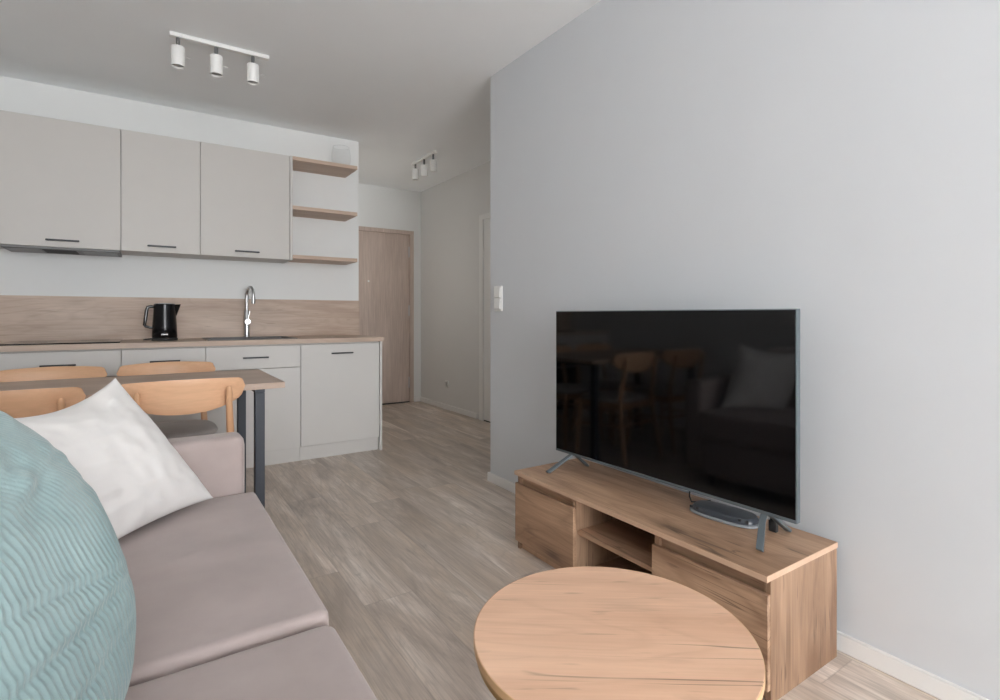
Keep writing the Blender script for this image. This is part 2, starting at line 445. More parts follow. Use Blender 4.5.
def front(name, x0, x1, z0, z1, yf, mat, parent, hlen=.165, hz=None, depth=DT):
    g = .0017
    f = obj(name, bx(x0+g, x1-g, yf, yf+depth, z0+g, z1-g, bev=.0012, seg=1), mat, parent)
    if hlen: handle((x0+x1)/2, hz, yf, hlen, f)
    return f

def base_unit(name, label, x0, x1, layout, group='lower kitchen cabinets under the worktop', right_panel=False):
    t = thing(name, label, 'cabinet', ((x0+x1)/2, YK-.3, 0), group)
    b = B()
    xr = x1
    box(b, x0+.0005, x0+.018, YF+DT+.002, YK-.003, .10, ZT0-.001); box(b, xr-.018, xr-.0005, YF+DT+.002, YK-.003, .10, ZT0-.001)
    box(b, x0+.018, xr-.018, YF+DT+.002, YK-.003, .10, .118); box(b, x0+.018, xr-.018, YK-.012, YK-.003, .118, ZT0-.001)
    box(b, x0+.018, xr-.018, YF+DT+.002, YF+.075, ZT0-.018, ZT0-.001)
    obj('body', b, M['cab_body'], t, smooth=False)
    obj('plinth', bx(x0+.0005, x1-.0005, 4.062, 4.08, 0, .099), M['cab'], t, smooth=False)
    for kind, z0, z1 in layout:
        if kind == 'drawer': front('drawer', x0, x1, z0, z1, YF, M['cab'], t, .165, (z0+z1)/2)
        elif kind == 'tall': front('door', x0, x1, z0, z1, YF, M['cab'], t, .165, .782)
        elif kind == 'door': front('door', x0, x1, z0, z1, YF, M['cab'], t, None)
        elif kind == 'plain': front('door', x0, x1, z0, z1, YF, M['cab'], t, .165, z1-.08)
        elif kind == 'oven': pass
    return t
ZD = .692; ZA = .853
base_unit('base_cabinet', 'narrow grey kitchen cabinet at the left end of the worktop beside the side wall', -1.148, -.727, [('drawer', ZD, ZA), ('door', .105, ZD)])
t = base_unit('base_cabinet', 'wide grey drawer cabinet under the black hob, behind the left chairs', -.727, -.127, [('drawer', ZD, ZA)])
ov = thing('oven', 'black built-in oven under the drawer below the hob', 'oven', (-.427, 4.3, .105))
obj('oven_body', bx(-.705, -.149, YF+.03, YK-.03, .121, ZD-.012), M['steel'], ov, smooth=False)
obj('oven_door', bx(-.724, -.130, YF-.002, YF+.018, .11, .585, bev=.002), M['blackgloss'], ov)
cp = obj('control_panel', bx(-.724, -.130, YF-.002, YF+.018, .59, ZD-.004, bev=.002), M['blackgloss'], ov)
for x in (-.62, -.234):
    b = B(); lathe(b, [(.02, 0), (.02, .02), (.015, .022)], (0, 0, 0), 20)
    bmesh.ops.rotate(b, verts=b.verts[:], matrix=Matrix.Rotation(PI/2, 3, 'X'), cent=(0, 0, 0)); bmesh.ops.translate(b, verts=b.verts[:], vec=(x, YF-.002, .64))
    obj('knob', b, M['steel'], cp)
b = B(); tube(b, [(-.66, YF-.035, .545), (-.194, YF-.035, .545)], .008)
for x in (-.64, -.214): tube(b, [(x, YF-.035, .545), (x, YF-.003, .545)], .006)
obj('handle', b, M['steel'], ov)
base_unit('base_cabinet', 'grey drawer cabinet below the kettle, second visible from the hob side', -.127, .331, [('drawer', ZD, ZA), ('plain', .105, ZD)])
base_unit('base_cabinet', 'grey cabinet with one drawer above a door, below the steel tap', .331, .939, [('drawer', ZD, ZA), ('door', .105, ZD)])
base_unit('base_cabinet', 'grey full-height door cabinet with a black handle at the right end of the run', .939, 1.536, [('tall', .105, ZA)])
tag(obj('end_panel', bx(1.5375, 1.5560, YF-.008, YK-.001, 0, ZT0-.001), M['cab'], smooth=False), 'pale grey upright side panel closing the right end of the kitchen run', 'panel')

# worktop with a cut-out for the sink
SX0, SX1, SY0, SY1 = .36, .92, 4.11, 4.55
b = B(); WX = 1.566
yw0 = 4.005
box(b, XL+.002, SX0, yw0, YK-.001, ZT0, ZT1); box(b, SX1, WX, yw0, YK-.001, ZT0, ZT1)
box(b, SX0, SX1, yw0, SY0, ZT0, ZT1); box(b, SX0, SX1, SY1, YK-.001, ZT0, ZT1)
bmesh.ops.remove_doubles(b, verts=b.verts[:], dist=1e-5)
tag(obj('worktop', b, M['kitchen_wood'], smooth=False), 'long light wood effect worktop running over the grey lower cabinets', 'worktop')
tag(obj('backsplash', bx(XL+.002, 1.569, YK-.013, YK-.0005, ZT1+.0005, 1.195), M['kitchen_wood'], smooth=False), 'light wood effect panel along the wall above the worktop', 'backsplash')

# hob
hb = obj('hob', prism(B(), [(-.715, 4.07), (-.15, 4.07), (-.135, 4.085), (-.135, 4.57), (-.715, 4.57)], 'Z', ZT1+.0006, ZT1+.0075), M['hob'], smooth=False)
tag(hb, 'black glass hob on the worktop above the grey drawers, left of the kettle', 'hob')
for cx, cy, rr in ((-.57, 4.19, .075), (-.57, 4.43, .09), (-.28, 4.19, .09), (-.28, 4.43, .075)):
    b = B(); lathe(b, [(rr, .0079), (rr, .0083), (rr+.002, .0083), (rr+.002, .0079), (rr, .0079)], (cx, cy, ZT1), 40, close=False)
    bmesh.ops.remove_doubles(b, verts=b.verts[:], dist=1e-6)
    obj('cooking_zone', b, M['lampgrey'], hb)

# sink
b = B()
e = .012
box(b, SX0-e, SX1+e, SY0-e, SY0+.012, ZT1+.0005, ZT1+.005); box(b, SX0-e, SX1+e, SY1-.045, SY1+e, ZT1+.0005, ZT1+.005)
box(b, SX0-e, SX0+.012, SY0+.012, SY1-.045, ZT1+.0005, ZT1+.005); box(b, SX1-.012, SX1+e, SY0+.012, SY1-.045, ZT1+.0005, ZT1+.005)
box(b, SX0+.006, SX0+.012, SY0+.006, SY1-.04, .73, ZT1+.001); box(b, SX1-.012, SX1-.006, SY0+.006, SY1-.04, .73, ZT1+.001)
box(b, SX0+.006, SX1-.006, SY0+.006, SY0+.012, .73, ZT1+.001); box(b, SX0+.006, SX1-.006, SY1-.046, SY1-.04, .73, ZT1+.001)
box(b, SX0+.006, SX1-.006, SY0+.006, SY1-.04, .724, .73)
sk = tag(obj('kitchen_sink', b, M['dark_sink'], smooth=False), 'dark rectangular sink set in the worktop in front of the tap', 'sink')
b = B(); lathe(b, [(.04, 0), (.04, .003), (.02, .002)], (.64, 4.31, .7305), 24); obj('drain', b, M['steel'], sk)

# tap
fx, fy, fz = .652, 4.528, ZT1+.006
tp = thing('kitchen_tap', 'tall curved steel kitchen tap standing behind the sink', 'tap', (fx, fy, fz))
b = B(); lathe(b, [(.024, 0), (.024, .006), (.0185, .010), (.0185, .20), (.016, .205)], (fx, fy, fz), 24); obj('tap_body', b, M['steel'], tp)
pts = [Vector((fx, fy, fz+.20)), Vector((fx, fy, fz+.32))]
for k in range(13):
    a = PI*k/12
    pts.append(Vector((fx+.020*(1-math.cos(a))/2, fy-.085*(1-math.cos(a)), fz+.32+.062*math.sin(a))))
pts.append(pts[-1]+Vector((0, 0, -.045)))
b = B(); tube(b, pts, .0105, 14); obj('spout', b, M['steel'], tp)
b = B(); tube(b, [pts[-1]+Vector((0, 0, .03)), pts[-1]+Vector((0, 0, -.02))], .0135, 14); obj('spray_head', b, M['steel'], tp)
b = B(); tube(b, [(fx, fy-.010, fz+.118), (fx, fy-.05, fz+.118)], .020, 20); tube(b, [(fx, fy-.045, fz+.12), (fx+.012, fy-.05, fz+.20)], [.005, .004], 10)
obj('lever', b, M['chrome'], tp)

# kettle
kx, ky = .106, 4.28
kt = thing('kettle', 'glossy black electric kettle on the worktop left of the tap', 'kettle', (kx, ky, ZT1+.001))
b = B(); lathe(b, [(.074, 0), (.076, .004), (.076, .016), (.070, .020)], (kx, ky, ZT1+.001), 40); obj('power_base', b, M['rubber'], kt)
b = B(); lathe(b, [(.071, .021), (.0745, .026), (.072, .10), (.067, .17), (.0635, .238), (.0635, .244)], (kx, ky, ZT1+.001), 48)
kb = obj('body', b, M['kettle'], kt)
b = B(); lathe(b, [(.0633, .2445), (.060, .250), (.03, .2545), (.001, .2555)], (kx, ky, ZT1+.001), 40); obj('lid', b, M['blackgloss'], kt)
# spout: a wedge at the right
b = B(); z0 = ZT1
A = [(kx+.052, ky-.032, z0+.246), (kx+.052, ky+.032, z0+.246), (kx+.094, ky+.004, z0+.248), (kx+.094, ky-.004, z0+.248), (kx+.064, ky, z0+.155)]
vs = [b.verts.new(p) for p in A]
for f in ((0, 1, 2, 3), (0, 3, 4), (1, 4, 2), (2, 4, 3), (0, 4, 1)): b.faces.new([vs[i] for i in f])
obj('spout', b, M['kettle'], kt, smooth=False)
b = B()
hp = [(-.058, .230), (-.078, .231), (-.096, .227), (-.103, .205), (-.109, .15), (-.114, .108), (-.108, .098), (-.088, .091), (-.066, .086)]
tube(b, [(kx+x, ky, z0+z) for x, z in hp], [.008, .010, .011, .011, .011, .010, .009, .008, .007], 12); obj('handle', b, M['blackgloss'], kt)
b = B(); tube(b, [(kx-.07, ky, z0+.016), (kx-.11, ky-.005, z0+.012), (kx-.12, ky+.05, z0+.006), (kx-.09, ky+.14, z0+.006), (kx-.06, ky+.30, z0+.006)], .0035, 8); obj('cord', b, M['rubber'], kt)
# small pale lettering mark, unreadable in the photograph
b = B()
for i, (dx, wd) in enumerate(((-.017, .006), (-.008, .005), (-.001, .005), (.006, .005), (.013, .006))):
    a = -PI/2 + dx/.074
    x, y = kx+.0752*math.cos(a), ky+.0752*math.sin(a)
    box(b, x-wd/2, x+wd/2, y-.0006, y+.0006, z0+.040, z0+.048)
obj('lettering', b, M['white'], kb, smooth=False)

# ------------------------------------------------------------ wall cabinets
UF = 4.29; UZ0, UZ1 = 1.491, 2.292
def wall_unit(label, x0, x1):
    t = thing('wall_cabinet', label, 'cabinet', ((x0+x1)/2, YK-.16, UZ0), 'upper kitchen cabinets')
    b = B()
    box(b, x0+.0005, x1-.0005, UF+DT+.002, YK-.002, UZ0+.002, UZ0+.018); box(b, x0+.0005, x1-.0005, UF+DT+.002, YK-.002, UZ1-.018, UZ1)
    box(b, x0+.0005, x0+.017, UF+DT+.002, YK-.002, UZ0+.018, UZ1-.018); box(b, x1-.017, x1-.0005, UF+DT+.002, YK-.002, UZ0+.018, UZ1-.018)
    box(b, x0+.017, x1-.017, YK-.010, YK-.002, UZ0+.018, UZ1-.018)
    obj('body', b, M['cab_body'], t, smooth=False)
    front('door', x0, x1, UZ0, UZ1, UF, M['cab_up'], t, .165, UZ0+.042)
    return t
wall_unit('greige wall cabinet at the left end, beside the side wall', -1.148, -.727)
wall_unit('wide greige wall cabinet above the cooker hood', -.727, -.137)
wall_unit('narrow greige wall cabinet between the two wide ones, above the kettle', -.137, .318)
t = wall_unit('greige wall cabinet next to the open shelves, above the tap', .318, .919)
obj('side_panel', bx(.9205, .9385, UF-.002, YK-.001, UZ0, UZ1), M['cab_up'], t, smooth=False)
for z0_, z1_, lb in ((2.264, 2.292, 'topmost light wood wall shelf, carrying the glass vase'), (1.884, 1.912, 'middle of the three light wood wall shelves'), (1.505, 1.533, 'lowest light wood wall shelf, level with the cabinet bottoms')):
    tag(obj('wall_shelf', bx(.940, 1.447, UF, YK-.001, z0_, z1_, bev=.0008, seg=1), M['shelf_wood'], smooth=False), lb, 'shelf', 'open shelves beside the wall cabinets')
# hood
hd = thing('cooker_hood', 'slim steel cooker hood under the wide left wall cabinet', 'cooker hood', (-.432, 4.45, 1.47))
obj('hood_body', bx(-.724, -.140, UF+.012, YK-.012, 1.476, 1.4905, bev=.002, seg=1), M['steel_light'], hd)
obj('hood_lip', bx(-.724, -.140, UF+.001, UF+.0115, 1.477, 1.4905, bev=.002, seg=1), M['steel_light'], hd)
obj('light_panel', bx(-.535, -.37, UF+.02, UF+.24, 1.4735, 1.4755), M['rubber'], hd, smooth=False)
for x0, x1 in ((-.71, -.55), (-.34, -.16)):
    obj('grease_filter', bx(x0, x1, UF+.04, YK-.05, 1.4735, 1.4755), M['filter'], hd, smooth=False)

# glass vase
vx, vy = 1.365, 4.46
b = B(); T = .003
pr_ = [(.040, 0), (.060, .012), (.074, .055), (.078, .10), (.074, .145), (.066, .185)]
lathe(b, pr_, (vx, vy, 2.2926), 40, close=False); lathe(b, [(.038, .001), (.001, .001)], (vx, vy, 2.2926), 40, close=False)
lathe(b, [(.0655, .183), (.0675, .1845), (.0655, .187), (.0645, .185), (.0655, .183)], (vx, vy, 2.2926), 40, close=False)
tag(obj('glass_vase', b, M['glass'], smooth=True, angle=60), 'clear rounded glass vase on the topmost wall shelf', 'vase')

# ------------------------------------------------------------ dining table
TX0, TX1, TY0, TY1 = -.86, .55, 2.67, 3.39
dt = thing('dining_table', 'grey brown wooden dining table with black metal legs behind the sofa', 'table', ((TX0+TX1)/2, (TY0+TY1)/2, 0))
obj('tabletop', bx(TX0, TX1, TY0, TY1, .722, .75, bev=.001, seg=1), M['table_wood'], dt)
for x in (.428, -.78):
    for y in (2.72, 3.29):
        obj('leg', bx(x, x+.042, y, y+.045, 0, .70, bev=.002, seg=1), M['leg_black'], dt)
    obj('crossbar', bx(x, x+.042, 2.72, 3.335, .7005, .7215), M['leg_black'], dt, smooth=False)

# ------------------------------------------------------------ dining chairs
def make_chair(label, group):
    t = thing('dining_chair', label, 'chair', (0, 0, 0), group)   # faces +Y, backrest at -Y
    # upholstered seat
    b = B(); n = 24; rings = []
    def sh(s, z):
        r = []
        for k in range(n*2):
            a = PI*k/n; c, q = math.cos(a), math.sin(a)
            u = abs(c)**.55*(1 if c > 0 else -1); w = abs(q)**.55*(1 if q > 0 else -1)
            wx = .225*(1 - .06*(w < 0)*abs(w))
            r.append(b.verts.new((u*wx*s, w*.215*s+.005, z)))
        return r
    prof = [(.93, .430), (.985, .434), (1.0, .443), (.985, .453), (.93, .460), (.75, .465), (.4, .468), (.05, .469)]
    for s, z in prof: rings.append(sh(s, z))
    for A_, B_ in zip(rings, rings[1:]):
        for k in range(2*n): b.faces.new((A_[k], A_[(k+1) % (2*n)], B_[(k+1) % (2*n)], B_[k]))
    b.faces.new(rings[0][::-1]); b.faces.new(rings[-1])
    obj('seat', b, M['seat'], t, angle=60)
    # wooden seat frame
    b = B()
    box(b, -.19, .19, .165, .185, .38, .429, bev=.003); box(b, -.165, .165, -.19, -.17, .38, .429, bev=.003)
    for s in (-1, 1): box(b, s*.178-.010, s*.178+.010, -.18, .175, .38, .4285, bev=.003)
    obj('seat_frame', b, M['chair_leg'], t)
    # front legs
    for s in (-1, 1):
        b = B(); tube(b, [(s*.215, .205, 0), (s*.205, .195, .2), (s*.195, .185, .40), (s*.193, .182, .427)], [.0115, .0155, .0185, .0185], 14)
        obj('leg', b, M['chair_leg'], t)
    # rear legs carry on up as back posts
    for s in (-1, 1):
        b = B(); tube(b, [(s*.205, -.265, 0), (s*.195, -.228, .2), (s*.185, -.200, .40), (s*.178, -.200, .50), (s*.170, -.222, .62), (s*.166, -.240, .70), (s*.165, -.250, .742), (s*.165, -.252, .754), (s*.165, -.253, .759)],
                      [.0115, .015, .018, .0165, .0145, .013, .0125, .010, .004], 14)
        obj('leg', b, M['chair_leg'], t)
    b = B(); tube(b, [(-.195, -.205, .27), (.195, -.205, .27)], .009, 10); 
    for s in (-1, 1): tube(b, [(s*.200, -.205, .27), (s*.203, .19, .24)], .009, 10)
    obj('stretcher', b, M['chair_leg'], t)
    # bent plywood backrest
    b = B(); nu, nv = 36, 10; hw = .238; th = .007
    F_, Bk = [], []
    for i in range(nu+1):
        u = -1 + 2*i/nu; au = abs(u)
        e_ = max(0.0, 1 - max(0, (au-.86)/.14)**2.4)**.42
        top = .798 - .010*au**2; bot = .648 + .066*au**2.4
        mid = (top+bot)/2; hh = (top-bot)/2*e_
        fr, bk = [], []
        for j in range(nv+1):
            v = -1+2*j/nv
            z = mid + hh*v
            y = -.240 + .060*au**2 - .030*(z-.73)/.08*.5
            edge = 1 - max(0, (abs(v)-.8)/.2)**2*.6
            fr.append(b.verts.new((u*hw, y+.002+th*2*edge, z))); bk.append(b.verts.new((u*hw, y+.002+th*(1-edge)*.8, z)))
        F_.append(fr); Bk.append(bk)
    for i in range(nu):
        for j in range(nv):
            b.faces.new((F_[i][j], F_[i+1][j], F_[i+1][j+1], F_[i][j+1])); b.faces.new((Bk[i][j], Bk[i][j+1], Bk[i+1][j+1], Bk[i+1][j]))
        b.faces.new((F_[i][0], Bk[i][0], Bk[i+1][0], F_[i+1][0])); b.faces.new((F_[i][nv], F_[i+1][nv], Bk[i+1][nv], Bk[i][nv]))
    for j in range(nv):
        b.faces.new((F_[0][j], F_[0][j+1], Bk[0][j+1], Bk[0][j])); b.faces.new((F_[nu][j], Bk[nu][j], Bk[nu][j+1], F_[nu][j+1]))
    bmesh.ops.remove_doubles(b, verts=b.verts[:], dist=2e-4)
    obj('backrest', b, M['chair_wood'], t)
    return t
CG = 'dining chairs around the table'
c0 = make_chair('oak dining chair nearest the sofa arm, on the sofa side at the right', CG)
spots = [((.135, 2.815), 0, None),
         ((-.445, 2.79), 4, 'oak dining chair on the sofa side at the left, behind the white pillow'),
         ((.105, 3.375), 180, 'oak dining chair on the kitchen side at the right end of the table'),
         ((-.410, 3.365), 180, 'oak dining chair on the kitchen side at the left, in front of the hob')]
for i, ((x, y), a, lb) in enumerate(spots):
    c = c0 if i == 0 else copy_tree(c0)
    c.location = (x, y, 0); c.rotation_euler = (0, 0, math.radians(a))
    if lb: c['label'] = lb

# ------------------------------------------------------------ sofa
def soft_box(x0, x1, y0, y1, z0, z1, r, puff=0.0, n=(16, 24, 8), seedv=0.0, wr=0.0):
    """rounded, softly puffed upholstery block"""
    b = B()
    c = Vector(((x0+x1)/2, (y0+y1)/2, (z0+z1)/2)); h = Vector(((x1-x0)/2, (y1-y0)/2, (z1-z0)/2))
    bmesh.ops.create_cube(b, size=2.0)
    # subdivide into a grid by building faces directly
    b.clear()
    def face(ax, sgn, na, nb):
        o = [i for i in range(3) if i != ax]
        vs = {}
        for i in range(na+1):
            for j in range(nb+1):
                p = [0, 0, 0]; p[ax] = sgn
                p[o[0]] = math.sin((-1+2*i/na)*PI/2*.94)/math.sin(PI/2*.94); p[o[1]] = math.sin((-1+2*j/nb)*PI/2*.94)/math.sin(PI/2*.94)
                vs[i, j] = b.verts.new(p)
        for i in range(na):
            for j in range(nb):
                b.faces.new((vs[i, j], vs[i+1, j], vs[i+1, j+1], vs[i, j+1]))
    for s in (-1, 1):
        face(0, s, n[1], n[2]); face(1, s, n[0], n[2]); face(2, s, n[0], n[1])
    bmesh.ops.remove_doubles(b, verts=b.verts[:], dist=1e-5)
    for v in b.verts:
        q = v.co.copy()
        p = Vector((q.x*h.x, q.y*h.y, q.z*h.z))
        core = Vector([max(-(h[i]-r), min(h[i]-r, p[i])) for i in range(3)])
        d = p - core
        if d.length > 1e-9: p = core + d.normalized()*min(r, d.length) if d.length > r else core + d
        pf = puff*(1-q.x**2)*(1-q.y**2)*(1 if q.z > .2 else 0)
        p.z += pf
        if wr and q.z > .2:
            w = p + c
            p.z += wr*noise.noise(Vector((w.x*2.2+seedv, w.y*11, 0)))*(1-abs(q.x)**4)*(1-abs(q.y)**6)
        v.co = p + c
    return b
SB, SF = -.95, .315     # back and front of the sofa
sf = thing('sofa', 'greige pink velour sofa in the left foreground with two seat sections', 'sofa', (-.3, 1.0, 0))
obj('frame', soft_box(-.85, .285, -.02, 2.0, .07, .30, .015), M['sofa'], sf)
obj('seat_cushion', soft_box(-.38, SF, 1.096, 2.000, .30, .462, .017, .006, (24, 48, 8), 1.0, .006), M['sofa'], sf)
obj('seat_cushion', soft_box(-.38, .318, .075, 1.088, .30, .453, .028, .002, (24, 48, 8), 4.0, .002), M['sofa'], sf)
obj('backrest', soft_box(-.80, -.385, -.02, 1.995, .30, .835, .07, .0, (16, 40, 14)), M['sofa'], sf)
obj('armrest', soft_box(-.80, .285, 2.002, 2.125, .10, .652, .028, .0, (30, 10, 14)), M['sofa'], sf)
obj('armrest', soft_box(-.80, .285, -.145, -.025, .10, .652, .028, .0, (30, 10, 14)), M['sofa'], sf)
for x in (-.70, .22):
    for y in (.06, 1.96):
        b = B(); tube(b, [(x, y, 0), (x, y, .075)], [.016, .022], 14); obj('leg', b, M['black'], sf)

# ------------------------------------------------------------ white pillow: corners in space
def pillow(name, A, Bc, Cc, D, puff, mat, nn=70, pinch=.06, fold=.0, seed=0., ribs=None, sag=None):
    """A-B-C-D corners; puff = half thickness"""
    A, Bc, Cc, D = map(Vector, (A, Bc, Cc, D))
    N = ((Bc-A).cross(D-A)).normalized()
    bm = B()
    P = {}
    uvs = {}
    for side in (1, -1):
        for i in range(nn+1):
            for j in range(nn+1):
                if side == -1 and (i in (0, nn) or j in (0, nn)):
                    P[side, i, j] = P[1, i, j]; continue
                s = i/nn; t = j/nn
                u, v = 2*s-1, 2*t-1
                # edges bow inwards between corners
                pu = 1 - pinch*(1-v*v); pv = 1 - pinch*(1-u*u)
                uu, vv = u*pu, v*pv
                S, T_ = (uu+1)/2, (vv+1)/2
                p = A*(1-S)*(1-T_) + Bc*S*(1-T_) + Cc*S*T_ + D*(1-S)*T_
                k = max(0, (1-u*u))**.55*max(0, (1-v*v))**.55
                h = puff*k
                if fold:
                    q = Vector((s*4+seed, t*4, side*3.))
                    wv = noise.noise(q)*.5 + noise.noise(Vector((s*3+t*9+seed, t*2-s*6, 7.)))*.5 + .35*noise.noise(Vector((s*14+seed, t*9, 1.)))
                    h += fold*wv*min(1, k*2.2)
                if ribs:
                    h += ribs(s, t, k, side)
                p = p + N*(h*side)
                if sag and k >= 0: p = p + sag(s, t)
                P[side, i, j] = bm.verts.new(p)
    for side in (1, -1):
        for i in range(nn):
            for j in range(nn):
                f = [P[side, i, j], P[side, i+1, j], P[side, i+1, j+1], P[side, i, j+1]]
                bm.faces.new(f if side == 1 else f[::-1])
    return obj(name, bm, mat, angle=80)

wp = pillow('white_pillow', (.180, 1.930, .480), (-.075, 1.945, .880), (-.350, 1.60, .850), (-.095, 1.665, .478), .085, M['pillow'], 110, .055, .008, 3., sag=lambda s, t: Vector((0, 0, -.040*s**5*4*t*(1-t))))
tag(wp, 'plain white square pillow leaning against the far sofa arm', 'pillow')

# ------------------------------------------------------------ teal corduroy cushion in the foreground
def teal():
    th_, el, roll = -.507, .409, .088
    c = Vector((-.187, .905, .714)); R1, R2, th, ex = .228, .275, .091, 2.2
    n = Vector((math.cos(el)*math.cos(th_), math.cos(el)*math.sin(th_), math.sin(el)))
    u0 = Vector((-math.sin(th_), math.cos(th_), 0)); v0 = n.cross(u0)
    if v0.z < 0: v0 = -v0
    u = u0*math.cos(roll)+v0*math.sin(roll); v = -u0*math.sin(roll)+v0*math.cos(roll)
    NZ = noise.noise
    def surf(a, b, side, fine=True):
        x, y = a*math.sqrt(1-b*b/2), b*math.sqrt(1-a*a/2)
        r = math.hypot(x, y)
        if r > 1e-6:
            k = (abs(x/r)**ex + abs(y/r)**ex)**(-1/ex); x *= k; y *= k
        r = min(1, r)
        h = th*math.sqrt(max(0, 1-r**2.6))*(1 if side > 0 else .8)
        X, Y = x*R1, y*R2
        g = 0.
        if side > 0 and fine:
            edge = 1 - r**10
            w = .010*NZ(Vector((X*7, Y*5, 2.))) + .0012*NZ(Vector((X*30, Y*22, 4.)))
            up = max(0., Y-.01)
            ph = X + 5.0*up*up + w*(1+22*up)
            rib = (.5+.5*math.cos(2*PI*ph/.0100))**1.6
            amp = .0023*(.70+.5*NZ(Vector((X*9, Y*9, 5.))))*(1-.55*min(1, up/.12))
            g += amp*rib
            for (y0, m_, dep, wd, x0) in ((-.104, 0., .0065, .0085, .02), (-.045, -.26, .0045, .008, .03), (-.17, .10, .004, .009, -.02), (.06, .35, .003, .010, .1)):
                dd = (Y - y0 - m_*X + .006*NZ(Vector((X*14, y0*40, 1.))))
                g -= dep*math.exp(-(dd/wd)**2)*math.exp(-((X-x0)/.13)**2)
                g += dep*.5*math.exp(-((dd-1.9*wd)/wd)**2)*math.exp(-((X-x0)/.13)**2)
            g += .007*NZ(Vector((X*9, Y*9, 9.))) + .0035*NZ(Vector((X*24, Y*30, 3.)))*(.4+2.5*min(1, up/.1))
            g *= edge
        return c + u*X + v*Y + n*(h*side + g)
    bm = B(); N_ = 380
    # sample spacing tighter towards the rim so that the rounded edge stays smooth
    tt = [math.sin(PI/2*(-1+2*i/N_)*.9)/math.sin(PI/2*.9) for i in range(N_+1)]
    G = [[bm.verts.new(surf(a_, b_, 1)) for b_ in tt] for a_ in tt]
    for i in range(N_):
        for j in range(N_): bm.faces.new((G[i][j], G[i+1][j], G[i+1][j+1], G[i][j+1]))
    rim = [(i, 0) for i in range(N_)] + [(N_, j) for j in range(N_)] + [(i, N_) for i in range(N_, 0, -1)] + [(0, j) for j in range(N_, 0, -1)]
    prev = [G[i][j] for i, j in rim]
    for f_ in (.99, .96, .9, .8, .65, .45, .2):
        ring = [bm.verts.new(surf(tt[i]*f_, tt[j]*f_, -1)) for i, j in rim]
        for k in range(len(rim)): bm.faces.new((prev[k], prev[(k+1) % len(rim)], ring[(k+1) % len(rim)], ring[k]))
        prev = ring
    bm.faces.new(prev[::-1])
    return obj('corduroy_cushion', bm, M['teal'], angle=85)
tag(teal(), 'large teal ribbed corduroy cushion leaning on the sofa in the near foreground', 'cushion')

# ------------------------------------------------------------ coffee table
CX, CY, CR, CZ = .8415, .8276, .298, .38
ct = thing('coffee_table', 'round light wooden coffee table with a metal hoop under its edge', 'table', (CX, CY, 0))
b = B(); lathe(b, [(CR-.001, -.018), (CR, -.017), (CR, -.001), (CR-.001, 0)], (CX, CY, CZ), 128); obj('tabletop', b, M['coffee'], ct)
b = B(); lathe(b, [(CR+.0004, -.0175), (CR+.0004, -.0005), (CR+.0012, -.001), (CR+.0012, -.017)], (CX, CY, CZ), 128, close=False); obj('edge_band', b, M['coffee_edge'], ct)
b = B(); n = 128
lathe(b, [(CR-.004, -.0185), (CR-.004, -.036), (CR-.014, -.036), (CR-.014, -.0185), (CR-.004, -.0185)], (CX, CY, CZ), 128, close=False)
bmesh.ops.remove_doubles(b, verts=b.verts[:], dist=1e-6); obj('hoop', b, M['brass'], ct)
for k in range(4):
    a = PI/4 + k*PI/2; r0 = CR-.05
    b = B(); tube(b, [(CX+r0*.86*math.cos(a), CY+r0*.86*math.sin(a), 0), (CX+r0*math.cos(a), CY+r0*math.sin(a), CZ-.0185)], .011, 12)
    obj('leg', b, M['brass'], ct)
b = B()
for k in range(2):
    a = PI/4 + k*PI/2
    d = Vector((math.cos(a), math.sin(a), 0)); c_ = Vector((CX, CY, CZ-.028+.0*k))
    q = Vector((-d.y, d.x, 0))*.008
    pts_ = [c_+d*(CR-.014)+q, c_-d*(CR-.014)+q, c_-d*(CR-.014)-q, c_+d*(CR-.014)-q]
    prism(b, [(p.x, p.y) for p in pts_], 'Z', CZ-.030, CZ-.0185)
obj('crossbar', b, M['brass'], ct, smooth=False)

# ------------------------------------------------------------ TV stand
X0, X1, Y0, Y1, SZ = 1.402, 1.800, .80, 1.988, .357
ts = thing('tv_stand', 'long low knotty wooden television stand against the grey wall', 'tv stand', ((X0+X1)/2, (Y0+Y1)/2, 0))
obj('top', bx(X0, X1, Y0, Y1, SZ-.018, SZ, bev=.0008, seg=1), M['stand_x'], ts)
XI = X0+.020
b = B(); box(b, X0-.0008, X0-.0001, Y0-.0008, Y1, SZ-.0175, SZ-.0005); box(b, X0-.0001, X1, Y0-.0008, Y0-.0001, SZ-.0175, SZ-.0005)
obj('edge_band', b, M['band'], ts, smooth=False)
yA, yB = 1.600, 1.190   # inner dividers
FX = X0+.004                        # front faces
for y in (Y0, Y1-.018):
    b = prism(B(), [(XI, 0.0), (X1-.004, 0.0), (X1-.004, SZ-.0185), (XI, SZ-.0185)], 'Y', y+.0005, y+.0175) if False else bx(XI, X1-.004, y+.0005, y+.0175, 0, SZ-.0185)
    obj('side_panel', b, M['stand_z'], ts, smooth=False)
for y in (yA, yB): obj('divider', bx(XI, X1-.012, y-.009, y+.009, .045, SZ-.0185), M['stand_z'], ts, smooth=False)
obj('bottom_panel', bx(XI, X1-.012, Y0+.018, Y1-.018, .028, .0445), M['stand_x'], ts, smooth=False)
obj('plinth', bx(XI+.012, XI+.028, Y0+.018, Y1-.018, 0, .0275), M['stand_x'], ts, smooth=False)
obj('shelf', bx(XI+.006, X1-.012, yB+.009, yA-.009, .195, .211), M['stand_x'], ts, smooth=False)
obj('back_panel', bx(X1-.011, X1-.004, Y0+.018, Y1-.018, .028, SZ-.0185), M['stand_z'], ts, smooth=False)
